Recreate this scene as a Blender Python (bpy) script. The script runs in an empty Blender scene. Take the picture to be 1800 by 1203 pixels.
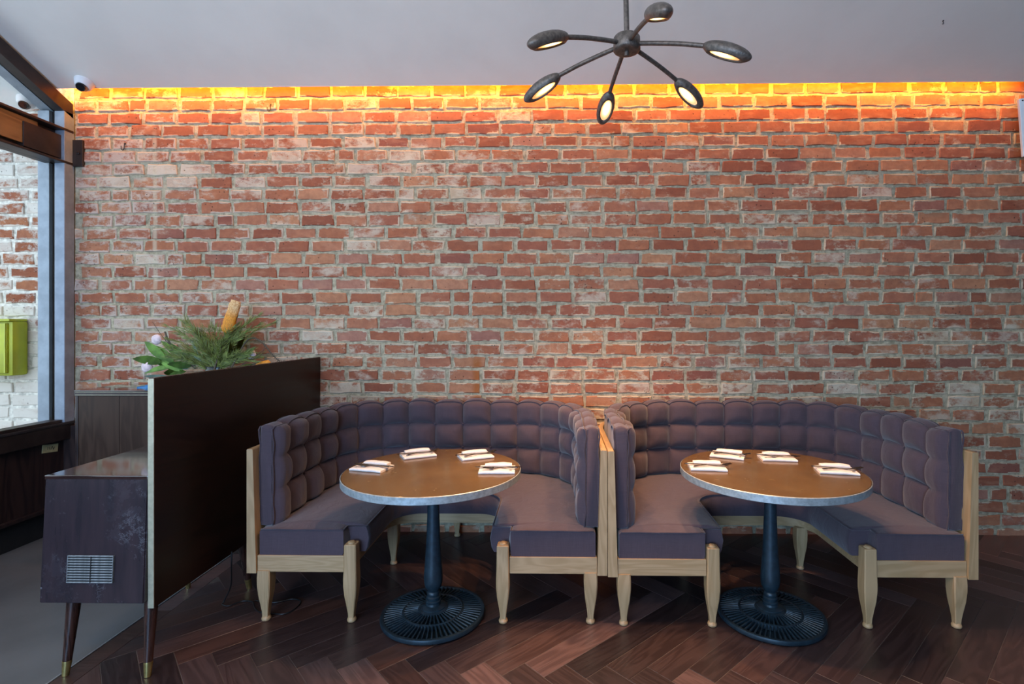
import bpy, bmesh, math, random
from mathutils import Vector, Matrix, noise as mnoise
C = bpy.context.scene
COL = C.collection
PI = math.pi
R = math.radians
random.seed(11)

# ------------------------------------------------------------------ camera, world, lights, exposure
cam_d = bpy.data.cameras.new('camera')
cam = bpy.data.objects.new('camera', cam_d); COL.objects.link(cam)
cam.location = (0, 0, 1.42); cam.rotation_euler = (PI / 2, 0, R(.9))
cam_d.sensor_width = 36; cam_d.lens = 925 / 1800 * 36
cam_d.shift_x = (900 - 963) / 1800; cam_d.shift_y = -(601.5 - 575) / 1800
cam_d.clip_start = .05
C.camera = cam
C.view_settings.view_transform = 'Standard'; C.view_settings.look = 'None'
C.view_settings.exposure = 0.16; C.view_settings.gamma = 1; C.view_settings.use_curve_mapping = False
C.cycles.max_bounces = 8; C.cycles.diffuse_bounces = 5; C.cycles.transparent_max_bounces = 16
C.cycles.sample_clamp_indirect = 6
C.cycles.use_denoising = True
w = bpy.data.worlds.new('overcast_sky'); C.world = w; w.use_nodes = True
bg = w.node_tree.nodes['Background']
bg.inputs[0].default_value = (.70, .85, 1.0, 1); bg.inputs[1].default_value = 3.0

def area(name, loc, rot, sx, sy, power, col, spread=None):
    d = bpy.data.lights.new(name, 'AREA'); d.shape = 'RECTANGLE'; d.size = sx; d.size_y = sy
    d.energy = power; d.color = col
    if spread: d.spread = spread
    o = bpy.data.objects.new(name, d); COL.objects.link(o); o.location = loc; o.rotation_euler = rot
    return o
# daylight coming in through the shopfront window behind the camera
area('shopfront_daylight', (-1.9, -3.95, 1.7), (PI / 2, 0, 0), 2.8, 2.5, 270, (.24, .54, 1.0))
# orange strip lamp hidden in the slot between ceiling edge and brick wall
area('cove_strip_light', (-.15, 3.525, 3.10), (R(48), 0, 0), 6.5, .02, 50, (1, .35, .012))
# ceiling lamps further back in the room
for k, (lx, ly) in enumerate(((-1.9, .3), (-.3, .1))):
    d = bpy.data.lights.new('room_lamp', 'POINT'); d.energy = 40; d.color = (1, .68, .40); d.shadow_soft_size = .12
    o = bpy.data.objects.new('room_lamp', d); COL.objects.link(o); o.location = (lx, ly, 2.9)

YW = 3.64          # brick wall face
XG = -3.37         # inner face of the window frames

# ------------------------------------------------------------------ node helpers
class NT:
    def __init__(s, name):
        s.m = bpy.data.materials.new(name); s.m.use_nodes = True
        s.t = s.m.node_tree; s.n = s.t.nodes; s.b = s.n['Principled BSDF']
    def new(s, ty, **kw):
        n = s.n.new(ty)
        for k, v in kw.items(): setattr(n, k, v)
        return n
    def put(s, sock, v):
        if v is None: return
        if isinstance(v, bpy.types.NodeSocket): s.t.links.new(v, sock)
        elif isinstance(v, (tuple, list)):
            sock.default_value = tuple(v) + ((1,) if len(v) == 3 and len(sock.default_value) == 4 else ())
        else: sock.default_value = v
    def math(s, op, a, b=0., c=None, clamp=False):
        n = s.new('ShaderNodeMath', operation=op, use_clamp=clamp)
        s.put(n.inputs[0], a); s.put(n.inputs[1], b)
        if c is not None: s.put(n.inputs[2], c)
        return n.outputs[0]
    def mix(s, f, a, b, blend='MIX'):
        n = s.new('ShaderNodeMix', data_type='RGBA', blend_type=blend)
        s.put(n.inputs[0], f); s.put(n.inputs[6], a); s.put(n.inputs[7], b)
        return n.outputs[2]
    def noise(s, vec, scale, detail=4, rough=.55, dist=0):
        n = s.new('ShaderNodeTexNoise')
        s.put(n.inputs['Vector'], vec); n.inputs['Scale'].default_value = scale
        n.inputs['Detail'].default_value = detail; n.inputs['Roughness'].default_value = rough
        n.inputs['Distortion'].default_value = dist
        return n.outputs[0]
    def ramp(s, f, stops, interp='LINEAR'):
        n = s.new('ShaderNodeValToRGB'); e = n.color_ramp; e.interpolation = interp
        while len(e.elements) < len(stops): e.elements.new(.5)
        for el, (p, c) in zip(e.elements, stops):
            el.position = p; el.color = tuple(c) + (1,) if len(c) == 3 else c
        s.put(n.inputs[0], f)
        return n.outputs[0]
    def range(s, v, a, b, c=0., d=1., smooth=True):
        n = s.new('ShaderNodeMapRange', interpolation_type='SMOOTHSTEP' if smooth else 'LINEAR')
        s.put(n.inputs[0], v); s.put(n.inputs[1], a); s.put(n.inputs[2], b); s.put(n.inputs[3], c); s.put(n.inputs[4], d)
        return n.outputs[0]
    def map(s, vec, scale=(1, 1, 1), loc=(0, 0, 0), rot=(0, 0, 0)):
        n = s.new('ShaderNodeMapping'); s.put(n.inputs[0], vec)
        n.inputs[1].default_value = loc; n.inputs[2].default_value = rot; n.inputs[3].default_value = scale
        return n.outputs[0]
    def pos(s): return s.new('ShaderNodeNewGeometry').outputs['Position']
    def objc(s): return s.new('ShaderNodeTexCoord').outputs['Object']
    def bump(s, h, strength=.3, dist=.01):
        n = s.new('ShaderNodeBump'); n.inputs['Strength'].default_value = strength; n.inputs['Distance'].default_value = dist
        s.put(n.inputs['Height'], h); s.t.links.new(n.outputs[0], s.b.inputs['Normal'])
    def done(s, col=None, rough=None, metal=None, spec=None, coat=None, coat_rough=.1):
        b = s.b
        s.put(b.inputs['Base Color'], col); s.put(b.inputs['Roughness'], rough); s.put(b.inputs['Metallic'], metal)
        if spec is not None: s.put(b.inputs['Specular IOR Level'], spec)
        if coat is not None: b.inputs['Coat Weight'].default_value = coat; b.inputs['Coat Roughness'].default_value = coat_rough
        return s.m

def simple(name, c, rough=.5, metal=0., vary=.25, scale=20, bump=0., spec=None, coat=None, stretch=(1, 1, 1)):
    t = NT(name); v = t.map(t.objc(), stretch)
    f = t.noise(v, scale, 5)
    dark = tuple(x * (1 - vary) for x in c); lite = tuple(min(1, x * (1 + vary)) for x in c)
    col = t.mix(t.range(f, .3, .7), dark, lite)
    if bump: t.bump(t.noise(v, scale * 4, 3), bump, .004)
    return t.done(col, rough, metal, spec, coat)

# ------------------------------------------------------------------ materials
def brick_mat(name, white_bias=0., exterior=False):
    t = NT(name); p = t.pos()
    info = t.new('ShaderNodeObjectInfo'); geo = t.new('ShaderNodeNewGeometry')
    rnd = t.math('FRACT', t.math('ADD', t.math('MULTIPLY', info.outputs['Random'], 7.31), t.math('MULTIPLY', geo.outputs['Random Per Island'], 3.77)))
    rnd2 = t.math('FRACT', t.math('MULTIPLY', rnd, 17.3)); rnd3 = t.math('FRACT', t.math('MULTIPLY', rnd, 41.9))
    base = t.ramp(rnd, [(0, (.27, .085, .046)), (.18, (.35, .122, .064)), (.36, (.42, .168, .084)), (.55, (.32, .108, .066)), (.72, (.39, .148, .084)), (.86, (.48, .225, .115)), (.95, (.38, .18, .13)), (1, (.24, .078, .052))])
    sep = t.new('ShaderNodeSeparateXYZ'); t.put(sep.inputs[0], p)
    X, Z = sep.outputs[0], sep.outputs[2]
    n1 = t.noise(p, 26, 6, .6)
    base = t.mix(t.range(n1, .3, .75), t.mix(.4, base, (.17, .06, .042)), base)
    n5 = t.noise(t.map(p, (1, 1, 3)), 7, 4)
    base = t.mix(t.range(n5, .5, .75, 0, .4), base, (.50, .24, .14))
    # lime and mortar smeared over the bricks, paler toward the window
    uv = t.new('ShaderNodeTexCoord').outputs['UV']; su = t.new('ShaderNodeSeparateXYZ'); t.put(su.inputs[0], uv)
    ex = t.math('ABSOLUTE', t.math('SUBTRACT', su.outputs[0], .5)); ez = t.math('ABSOLUTE', t.math('SUBTRACT', su.outputs[1], .5))
    edge = t.math('MAXIMUM', t.range(ex, .43, .5, 0, 1), t.range(ez, .28, .5, 0, 1))
    big = t.noise(p, .9, 3)
    left = t.range(X, -3.6, -.6, 1., 0.)  # part whitewash remains, part daylight falloff put into the colour
    low = t.math('MULTIPLY', t.range(Z, .55, .85), t.range(Z, 1.75, 1.25))
    hi = t.math('MULTIPLY', t.math('MULTIPLY', t.range(Z, 1.9, 2.3), t.range(Z, 2.85, 2.6)), t.range(X, 1.8, -.4, 0, 1))
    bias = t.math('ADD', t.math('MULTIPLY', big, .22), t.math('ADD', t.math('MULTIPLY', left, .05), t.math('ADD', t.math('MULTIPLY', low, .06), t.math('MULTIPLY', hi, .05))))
    bias = t.math('ADD', bias, t.math('ADD', t.math('MULTIPLY', t.math('POWER', rnd2, 5.), .13), white_bias - .142))
    if exterior: bias = t.math('ADD', bias, t.math('MULTIPLY', t.range(Z, 1.9, .7), .16))
    n2 = t.noise(t.map(p, (1, 1, 1.4)), 19, 10, .72)
    m = t.math('ADD', t.math('ADD', t.math('ADD', t.math('MULTIPLY', n2, .62), t.math('MULTIPLY', t.noise(t.map(p, (1, 1, 1), (1, 8, 3)), 7, 4, .6), .40)), t.math('MULTIPLY', edge, t.range(t.noise(p, 8, 3), .38, .64, .0, .36))), bias)
    smear = t.range(m, .575, .70)
    grey = t.mix(t.range(t.noise(p, 9, 4), .35, .65), (.46, .385, .26), (.60, .52, .38))
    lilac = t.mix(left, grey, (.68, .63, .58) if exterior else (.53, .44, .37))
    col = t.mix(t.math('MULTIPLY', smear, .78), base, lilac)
    n4 = t.noise(t.map(p, (.8, 1, 1.3), (4, 2, 7)), 6.5, 8, .68)
    white = t.range(t.math('ADD', t.math('ADD', n4, t.math('MULTIPLY', t.math('POWER', rnd3, 8.), .16)), bias), .60, .76)
    col = t.mix(t.math('MULTIPLY', white, .66), col, (.74, .70, .65) if exterior else (.58, .50, .38))
    if not exterior:
        # long pale vertical streak and a short rust run on the wall
        wob = t.math('MULTIPLY', t.math('SUBTRACT', t.noise(p, 3, 3), .5), .03)
        d1 = t.range(t.math('ABSOLUTE', t.math('ADD', t.math('SUBTRACT', X, -2.80), wob)), .006, .022, 1, 0)
        d1 = t.math('MULTIPLY', d1, t.math('MULTIPLY', t.range(Z, 1.3, 1.9), t.range(Z, 2.82, 2.7)))
        col = t.mix(t.math('MULTIPLY', d1, .5), col, (.56, .50, .36))
        d2 = t.range(t.math('ABSOLUTE', t.math('ADD', t.math('SUBTRACT', X, -.548), wob)), .006, .05, 1, 0)
        d2 = t.math('MULTIPLY', d2, t.math('MULTIPLY', t.range(Z, .75, .85), t.range(Z, 1.24, 1.16)))
        col = t.mix(t.math('MULTIPLY', d2, .75), col, (.34, .10, .02))
    # pocks
    pk = t.new('ShaderNodeTexVoronoi'); t.put(pk.inputs['Vector'], p); pk.inputs['Scale'].default_value = 34
    pock = t.math('MULTIPLY', t.range(pk.outputs['Distance'], .10, .2, 1, 0), t.range(t.noise(p, 5, 2), .5, .62))
    col = t.mix(t.math('MULTIPLY', pock, .75), col, (.06, .035, .03))
    h = t.math('SUBTRACT', t.math('ADD', t.math('MULTIPLY', n1, .5), t.math('MULTIPLY', smear, .45)), t.math('MULTIPLY', pock, .6))
    t.bump(h, .7, .006)
    return t.done(col, .93, spec=.15)
def mortar_mat(name, k=1.):
    t = NT(name); p = t.pos()
    f = t.noise(p, 30, 8, .65); g = t.noise(p, 3, 4)
    col = t.mix(t.range(f, .3, .7), (.27 * k, .225 * k, .145 * k), (.58 * k, .495 * k, .34 * k))
    col = t.mix(t.range(g, .4, .7, 0, .5), col, (.46 * k, .40 * k, .29 * k))
    t.bump(t.noise(p, 70, 6, .7), 1., .008)
    return t.done(col, .95, spec=.1)
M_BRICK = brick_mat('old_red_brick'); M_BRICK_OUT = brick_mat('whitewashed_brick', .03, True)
M_MORTAR = mortar_mat('lime_mortar'); M_MORTAR_OUT = simple('pale_mortar', (.68, .65, .60), .95, 0, .3, 30, .8)

def wood(name, c1, c2, axis='X', rough=.45, scale=9, ring=1., coat=None, perobj=0., bump=.08, spec=None):
    t = NT(name)
    info = t.new('ShaderNodeObjectInfo')
    v = t.objc()
    off = t.new('ShaderNodeVectorMath', operation='MULTIPLY_ADD')
    cx = t.new('ShaderNodeCombineXYZ')
    t.put(cx.inputs[0], info.outputs['Random']); t.put(cx.inputs[1], info.outputs['Random']); t.put(cx.inputs[2], info.outputs['Random'])
    t.put(off.inputs[0], cx.outputs[0]); off.inputs[1].default_value = (7, 11, 5); t.put(off.inputs[2], v)
    st = {'X': (.12, 1, 1), 'Y': (1, .12, 1), 'Z': (1, 1, .12)}[axis]
    q = t.map(off.outputs[0], st)
    warp = t.noise(q, scale, 3, .5, .6)
    wv = t.math('FRACT', t.math('MULTIPLY', warp, 9 * ring))
    line = t.range(t.math('ABSOLUTE', t.math('SUBTRACT', wv, .5)), 0, .5)
    fine = t.noise(t.map(off.outputs[0], tuple(1.4 if x == 1 else .03 for x in st)), 160, 3)
    f = t.math('ADD', t.math('MULTIPLY', line, .55), t.math('MULTIPLY', fine, .45))
    col = t.mix(t.range(f, .1, .9), c1, c2)
    if perobj:
        k = t.ramp(info.outputs['Random'], [(0, (.32, .33, .40)), (.2, (.8, .72, .74)), (.4, (1.25, 1.25, 1.35)), (.6, (1.35, .95, .75)), (.75, (.6, .55, .58)), (.88, (2.3, 2.1, 2.1)), (1, (.9, .75, .7))])
        col = t.mix(perobj, col, k, 'MULTIPLY')
    t.bump(f, bump, .003)
    return t.done(col, t.range(f, 0, 1, rough * .85, rough * 1.15, False), spec=spec, coat=coat)
M_OAK = wood('pale_oak', (.35, .225, .110), (.43, .285, .150), 'Z', .5, 10)
M_OAK_X = wood('pale_oak_rail', (.35, .225, .110), (.43, .285, .150), 'X', .5, 10)
M_PLANK = wood('smoked_oak_plank', (.040, .026, .025), (.060, .039, .037), 'X', .34, 8, 1.2, perobj=.95, bump=.15)
M_DARK = wood('dark_polished_veneer', (.011, .0045, .0035), (.019, .0075, .005), 'Y', .38, 6, .8, spec=.3)
M_CAB = wood('brown_cabinet_veneer', (.034, .018, .012), (.052, .028, .018), 'Z', .5, 7, .8, spec=.2)
M_LEGWOOD = wood('dark_turned_leg_wood', (.022, .009, .007), (.05, .02, .014), 'Z', .28, 9)

def console_mat():
    t = NT('scuffed_console_veneer'); o = t.objc()
    g = t.noise(t.map(o, (1, 1, .1)), 26, 4)
    col = t.mix(t.range(g, .3, .7), (.020, .014, .018), (.036, .022, .026))
    sheen_haze = t.range(t.noise(o, 6, 7, .7), .5, .95)
    col = t.mix(t.math('MULTIPLY', sheen_haze, .4), col, (.070, .066, .090))  # patchy haze, its blue is window sheen painted into the colour
    sc = t.noise(t.map(o, (1, 1, 1), (0, 0, 0), (.0, .7, .0)), 3, 8, .8, 1.)
    chip = t.range(t.noise(t.map(o, (1, 1, .8), (3, 3, 3)), 17, 5, .6), .70, .76)
    col = t.mix(t.math('MULTIPLY', chip, .65), col, (.30, .30, .33))
    line = t.range(t.math('ABSOLUTE', t.math('SUBTRACT', sc, .5)), .0, .006, 1, 0)
    line = t.math('MULTIPLY', line, t.range(t.noise(o, 7, 2), .55, .65))
    col = t.mix(t.math('MULTIPLY', line, .6), col, (.3, .3, .33))
    t.bump(t.noise(o, 30, 5), .06, .003)
    return t.done(col, t.range(sheen_haze, 0, 1, .26, .45, False), coat=.1)
M_CONSOLE = console_mat()
M_CONSOLE_TOP = simple('polished_console_top', (.030, .014, .012), .07, 0, .3, 9, spec=.8, coat=.6, stretch=(1, .1, 1))
M_BRASS = simple('worn_brass', (.55, .42, .16), .32, .9, .3, 30)
M_EDGE = simple('pale_metal_edge', (.45, .41, .29), .4, .4, .12, 40)
M_VENT = simple('dusty_grey_slats', (.15, .16, .165), .6, 0, .35, 60)
M_BLACKHOLE = simple('dark_cavity', (.006, .005, .005), .8, 0, .2, 20)
M_STEEL = simple('dark_steel', (.036, .032, .034), .38, .35, .3, 12, .05)
M_STEEL_IN = simple('brown_black_steel', (.026, .018, .016), .42, .2, .3, 12, .05)
M_BLUEBAR = simple('sky_tinted_steel_bar', (.23, .27, .33), .4, .2, .15, 12)  # steel bars with the blue sky reflection put into their colour
M_INFILL = wood('varnished_beam_infill', (.20, .085, .022), (.34, .16, .05), 'Y', .45, 6)
M_PANELDARK = wood('dark_stained_panel', (.016, .009, .009), (.034, .017, .014), 'Z', .4, 6)
M_CEIL = simple('matte_grey_ceiling_paint', (.75, .71, .65), .9, 0, .04, 2, .03, spec=.2)
M_SOFFIT = simple('white_soffit_paint', (.74, .75, .75), .9, 0, .04, 2, spec=.2)
M_PAINT = simple('plain_wall_paint', (.09, .08, .078), .9, 0, .08, 3)
M_CONCRETE = simple('grey_concrete_floor', (.115, .115, .118), .55, 0, .14, 3, .05)
M_PAVING = simple('outside_paving', (.36, .35, .33), .9, 0, .2, 6, .1)
M_STRIP = simple('floor_trim_metal', (.34, .35, .37), .35, .6, .2, 20)
M_SUBFLOOR = simple('joint_filler', (.085, .066, .058), .7, 0, .2, 30)
M_IRON = simple('blue_black_cast_iron', (.014, .030, .044), .40, .25, .25, 40, .1)
M_LAMPIRON = simple('hammered_dark_bronze', (.115, .098, .085), .42, .4, .35, 60, .35)
M_ZINC = simple('brushed_zinc_rim', (.36, .41, .43), .42, .45, .2, 60, .1)
M_CUTLERY = simple('polished_cutlery', (.20, .155, .12), .2, 1., .1, 20)
M_WHITE = simple('white_plastic', (.72, .72, .73), .4, 0, .04, 8)
M_LENS = simple('black_camera_lens', (.012, .012, .014), .1, 0, .1, 8)
M_GREEN = simple('yellow_green_enamel', (.40, .44, .012), .32, 0, .18, 5)
M_CABLE = simple('black_cable', (.008, .008, .009), .4, 0, .1, 8)
M_TAG = simple('cream_tag', (.55, .47, .24), .6, 0, .1, 30)
M_INK = simple('dark_print', (.03, .03, .03), .7, 0, .1, 30)
M_BLUECLOTH = simple('bright_blue_plastic', (.01, .17, .42), .45, 0, .3, 12)

def bronze_top():
    t = NT('waxed_bronze_tabletop'); o = t.objc()
    a = t.noise(o, 3.5, 6, .6); b = t.noise(o, 24, 6, .65)
    col = t.mix(t.range(a, .3, .7), (.130, .070, .014), (.195, .108, .026))
    col = t.mix(t.range(b, .55, .75, 0, .35), col, (.22, .135, .045))
    return t.done(col, t.range(b, .3, .7, .16, .28, False), .35, coat=.25)
M_TOP = bronze_top()

def fabric(name, c):
    t = NT(name); o = t.objc()
    wa = t.noise(t.map(o, (1, 1, .05)), 340, 2); wb = t.noise(t.map(o, (.05, .05, 1)), 340, 2)
    slub = t.noise(t.map(o, (1, 1, .12)), 36, 4)
    f = t.math('ADD', t.math('MULTIPLY', t.math('ADD', wa, wb), .35), t.math('MULTIPLY', slub, .3))
    col = t.mix(t.range(f, .3, .7), tuple(x * .88 for x in c), tuple(x * 1.12 for x in c))
    cr = t.noise(t.map(o, (1, 1, .6)), 11, 3, .5, 1.6)
    t.bump(t.math('ADD', t.math('MULTIPLY', f, .12), cr), .30, .012)
    b = t.b; b.inputs['Sheen Weight'].default_value = .25; b.inputs['Sheen Roughness'].default_value = .5
    return t.done(col, .88, spec=.2)
M_FABRIC = fabric('plum_grey_linen', (.064, .046, .058))
M_PIPING = fabric('plum_piping_cord', (.052, .038, .050))
M_NAPKIN = simple('white_cotton', (.64, .62, .61), .9, 0, .04, 60, .15)
M_LEAF = simple('glossy_green_leaf', (.15, .30, .04), .38, 0, .4, 14)
M_NEEDLE = simple('needle_foliage', (.150, .185, .035), .55, 0, .5, 30)
M_STEM = simple('brown_stem', (.06, .04, .02), .7, 0, .3, 30)
M_SAGE = simple('grey_green_leaf', (.20, .30, .24), .6, 0, .3, 20)
M_PETAL = simple('pale_pink_petal', (.70, .55, .55), .7, 0, .2, 30)
M_CERAMIC = simple('dark_glazed_vase', (.03, .035, .03), .25, 0, .3, 10)
def banksia():
    t = NT('orange_flower_spike'); o = t.objc(); s = t.new('ShaderNodeSeparateXYZ'); t.put(s.inputs[0], o)
    col = t.mix(t.range(s.outputs[2], .09, .17), (.72, .27, .012), (.72, .47, .22))
    v = t.new('ShaderNodeTexVoronoi'); t.put(v.inputs[0], t.map(o, (1, 1, .8))); v.inputs['Scale'].default_value = 130
    col = t.mix(t.range(v.outputs[0], .2, .8, 0, .6), col, (.42, .13, .008))
    return t.done(col, .7)
M_BANKSIA = banksia()
def emit(name, c, s):
    t = NT(name); f = t.noise(t.objc(), 20, 2)
    t.put(t.b.inputs['Emission Color'], t.mix(f, c, tuple(min(1, x * 1.1) for x in c))); t.b.inputs['Emission Strength'].default_value = s
    return t.done((.9, .8, .6), .5)
def glow_mat():
    t = NT('warm_lamp_diffuser'); o = t.objc(); ln = t.new('ShaderNodeVectorMath', operation='LENGTH'); t.put(ln.inputs[0], t.map(o, (13, 32, 0), (.2, 0, 0)))
    f = t.math('ADD', ln.outputs['Value'], t.math('MULTIPLY', t.noise(o, 60, 2), .1))
    t.put(t.b.inputs['Emission Color'], t.ramp(f, [(.1, (1, .80, .45)), (.6, (1, .58, .20)), (1, (1, .42, .10))]))
    t.put(t.b.inputs['Emission Strength'], t.range(f, .1, .95, 7, .9))
    return t.done((.9, .75, .5), .5)
M_GLOW = glow_mat()
def glass_mat():
    t = NT('window_glass'); n = t.n; l = t.t.links
    tr = n.new('ShaderNodeBsdfTransparent'); tr.inputs[0].default_value = (.95, .97, .97, 1)
    gl = n.new('ShaderNodeBsdfGlossy'); gl.inputs['Roughness'].default_value = .0
    lw = n.new('ShaderNodeLayerWeight'); lw.inputs[0].default_value = .12
    mx = n.new('ShaderNodeMixShader'); l.new(lw.outputs['Fresnel'], mx.inputs[0]); l.new(tr.outputs[0], mx.inputs[1]); l.new(gl.outputs[0], mx.inputs[2])
    l.new(mx.outputs[0], n['Material Output'].inputs[0]); return t.m
M_GLASS = glass_mat()

# ------------------------------------------------------------------ object helpers
def link(name, me, m, parent=None, loc=(0, 0, 0), rot=(0, 0, 0)):
    if m is not None and not me.materials: me.materials.append(m)
    o = bpy.data.objects.new(name, me); COL.objects.link(o)
    if parent: o.parent = parent
    o.location = loc; o.rotation_euler = rot
    return o
def bm_obj(name, bm, m, parent=None, loc=(0, 0, 0), rot=(0, 0, 0), smooth=None):
    bmesh.ops.recalc_face_normals(bm, faces=bm.faces)
    me = bpy.data.meshes.new(name); bm.to_mesh(me); bm.free()
    if smooth is not None:
        for p in me.polygons: p.use_smooth = True
        if smooth < 180: me.set_sharp_from_angle(angle=R(smooth))
    return link(name, me, m, parent, loc, rot)
def empty(name, loc, rotz=0):
    o = bpy.data.objects.new(name, None); COL.objects.link(o); o.location = loc; o.rotation_euler = (0, 0, rotz)
    o.empty_display_size = .05
    return o
def tag(o, label, cat, group=None):
    o['label'] = label; o['category'] = cat
    if group: o['group'] = group
    return o
def structure(o, label=None):
    o['kind'] = 'structure'
    if label: o['label'] = label
    return o
def copy_tree(o, parent=None):
    c = o.copy(); COL.objects.link(c)
    if parent: c.parent = parent
    for ch in list(o.children): copy_tree(ch, c)
    return c
def box(bm, x0, x1, y0, y1, z0, z1, bev=0.):
    r = bmesh.ops.create_cube(bm, size=1)
    for v in r['verts']:
        v.co = Vector(((x0 + x1) / 2 + v.co.x * (x1 - x0), (y0 + y1) / 2 + v.co.y * (y1 - y0), (z0 + z1) / 2 + v.co.z * (z1 - z0)))
    if bev:
        es = list({e for v in r['verts'] for e in v.link_edges})
        bmesh.ops.bevel(bm, geom=es, offset=bev, segments=2, profile=.6, affect='EDGES')
def box_obj(name, x0, x1, y0, y1, z0, z1, m, parent=None, bev=.003):
    bm = bmesh.new(); cx, cy, cz = (x0 + x1) / 2, (y0 + y1) / 2, (z0 + z1) / 2
    box(bm, x0 - cx, x1 - cx, y0 - cy, y1 - cy, z0 - cz, z1 - cz, bev)
    return bm_obj(name, bm, m, parent, (cx, cy, cz))
def rings(bm, rs, closed=True, cap0=True, cap1=True):
    """rs: list of rings (lists of Vectors, equal length) bridged in order"""
    vs = [[bm.verts.new(p) for p in r] for r in rs]
    n = len(rs[0])
    for a, b in zip(vs, vs[1:]):
        for i in range(n if closed else n - 1):
            j = (i + 1) % n
            bm.faces.new((a[i], a[j], b[j], b[i]))
    if closed and cap0: bm.faces.new(vs[0][::-1])
    if closed and cap1: bm.faces.new(vs[-1])
    return vs
def lathe(bm, prof, n=32, cap0=True, cap1=True):
    return rings(bm, [[Vector((r * math.cos(2 * PI * k / n), r * math.sin(2 * PI * k / n), z)) for k in range(n)] for r, z in prof], True, cap0, cap1)
def tube(bm, pts, rad, n=8, caps=True):
    pts = [Vector(p) for p in pts]; rs = []
    up = Vector((0, 0, 1)); prev = None
    for i, p in enumerate(pts):
        d = (pts[min(i + 1, len(pts) - 1)] - pts[max(i - 1, 0)]).normalized()
        if prev is None:
            a = d.cross(up if abs(d.z) < .9 else Vector((1, 0, 0))).normalized()
        else:
            a = (prev - d * prev.dot(d)).normalized()
        prev = a; b = d.cross(a)
        r = rad[i] if isinstance(rad, (list, tuple)) else rad
        rs.append([p + (a * math.cos(2 * PI * k / n) + b * math.sin(2 * PI * k / n)) * r for k in range(n)])
    rings(bm, rs, True, caps, caps)
def smooth_path(pts, sub=6):
    pts = [Vector(p) for p in pts]; out = []
    for i in range(len(pts) - 1):
        p0 = pts[max(i - 1, 0)]; p1 = pts[i]; p2 = pts[i + 1]; p3 = pts[min(i + 2, len(pts) - 1)]
        for k in range(sub):
            t = k / sub
            out.append(.5 * ((2 * p1) + (p2 - p0) * t + (2 * p0 - 5 * p1 + 4 * p2 - p3) * t * t + (3 * p1 - p0 - 3 * p2 + p3) * t ** 3))
    out.append(pts[-1]); return out

# ------------------------------------------------------------------ brick walls
BR_L, BR_H, PITCH, COURSE = .217, .0725, .2365, .0897
def brick_mesh(seed):
    rg = random.Random(seed); N = 5
    out = []
    hl, hh = .5 * BR_L, .5 * BR_H
    pts = [(-hl, -hh), (-hl * .35, -hh), (hl * .35, -hh), (hl, -hh), (hl, hh), (hl * .35, hh), (-hl * .35, hh), (-hl, hh)]
    j = lambda s: rg.uniform(-s, s)
    rim = [(x + j(.0055), z + j(.0045)) for x, z in pts]
    # knocked-off corner on some
    c = rg.choice([0, 3, 4, 7]); k = rg.uniform(.90, 1.)
    rim[c] = (rim[c][0] * k, rim[c][1] * k)
    vs = []
    for x, z in rim: vs.append((x * 1.0, .012, z * 1.0))
    for x, z in rim: vs.append((x, -.0025 + j(.0012), z))
    for x, z in rim: vs.append((x - math.copysign(.0045, x), -.0068 + j(.0012), z - math.copysign(.0045, z)))
    fs = []
    for a in (0, 8):
        for i in range(8):
            q = (i + 1) % 8; fs.append((a + i, a + q, a + 8 + q, a + 8 + i))
    fs += [(16, 17, 22, 23), (17, 18, 21, 22), (18, 19, 20, 21)]
    me = bpy.data.meshes.new('brick'); me.from_pydata(vs, [], fs)
    uv = me.uv_layers.new(name='UVMap')
    for l in me.loops:
        c = vs[l.vertex_index]; uv.data[l.index].uv = (c[0] / BR_L + .5, c[2] / BR_H + .5)
    return me
BRICKS = [brick_mesh(100 + i) for i in range(10)]
def course_layout(x0, x1, z0, z1, seed):
    rg = random.Random(seed); out = []
    k0 = math.ceil((2.790 - z1) / COURSE); k1 = math.floor((2.790 - z0) / COURSE)
    for k in range(k0, k1 + 1):
        z = 2.790 - COURSE * k
        x = -9.105 + (.42 * PITCH if k % 2 else 0) + rg.uniform(-.02, .02)
        x -= math.floor((x - x0) / PITCH) * PITCH
        x -= PITCH
        while x < x1:
            head = rg.random() < .045
            L = (.108 if head else BR_L) * rg.uniform(.975, 1.02)
            a, b = max(x, x0), min(x + L, x1)
            if b - a > .025: out.append(((a + b) / 2, z + rg.uniform(-.003, .003), (b - a) / BR_L, rg.uniform(.95, 1.04), rg.randrange(10), rg.random() < .5, rg.uniform(-.004, .003), rg.uniform(-.008, .008)))
            x += L + (PITCH - BR_L) * rg.uniform(.75, 1.2)
    return out
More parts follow.
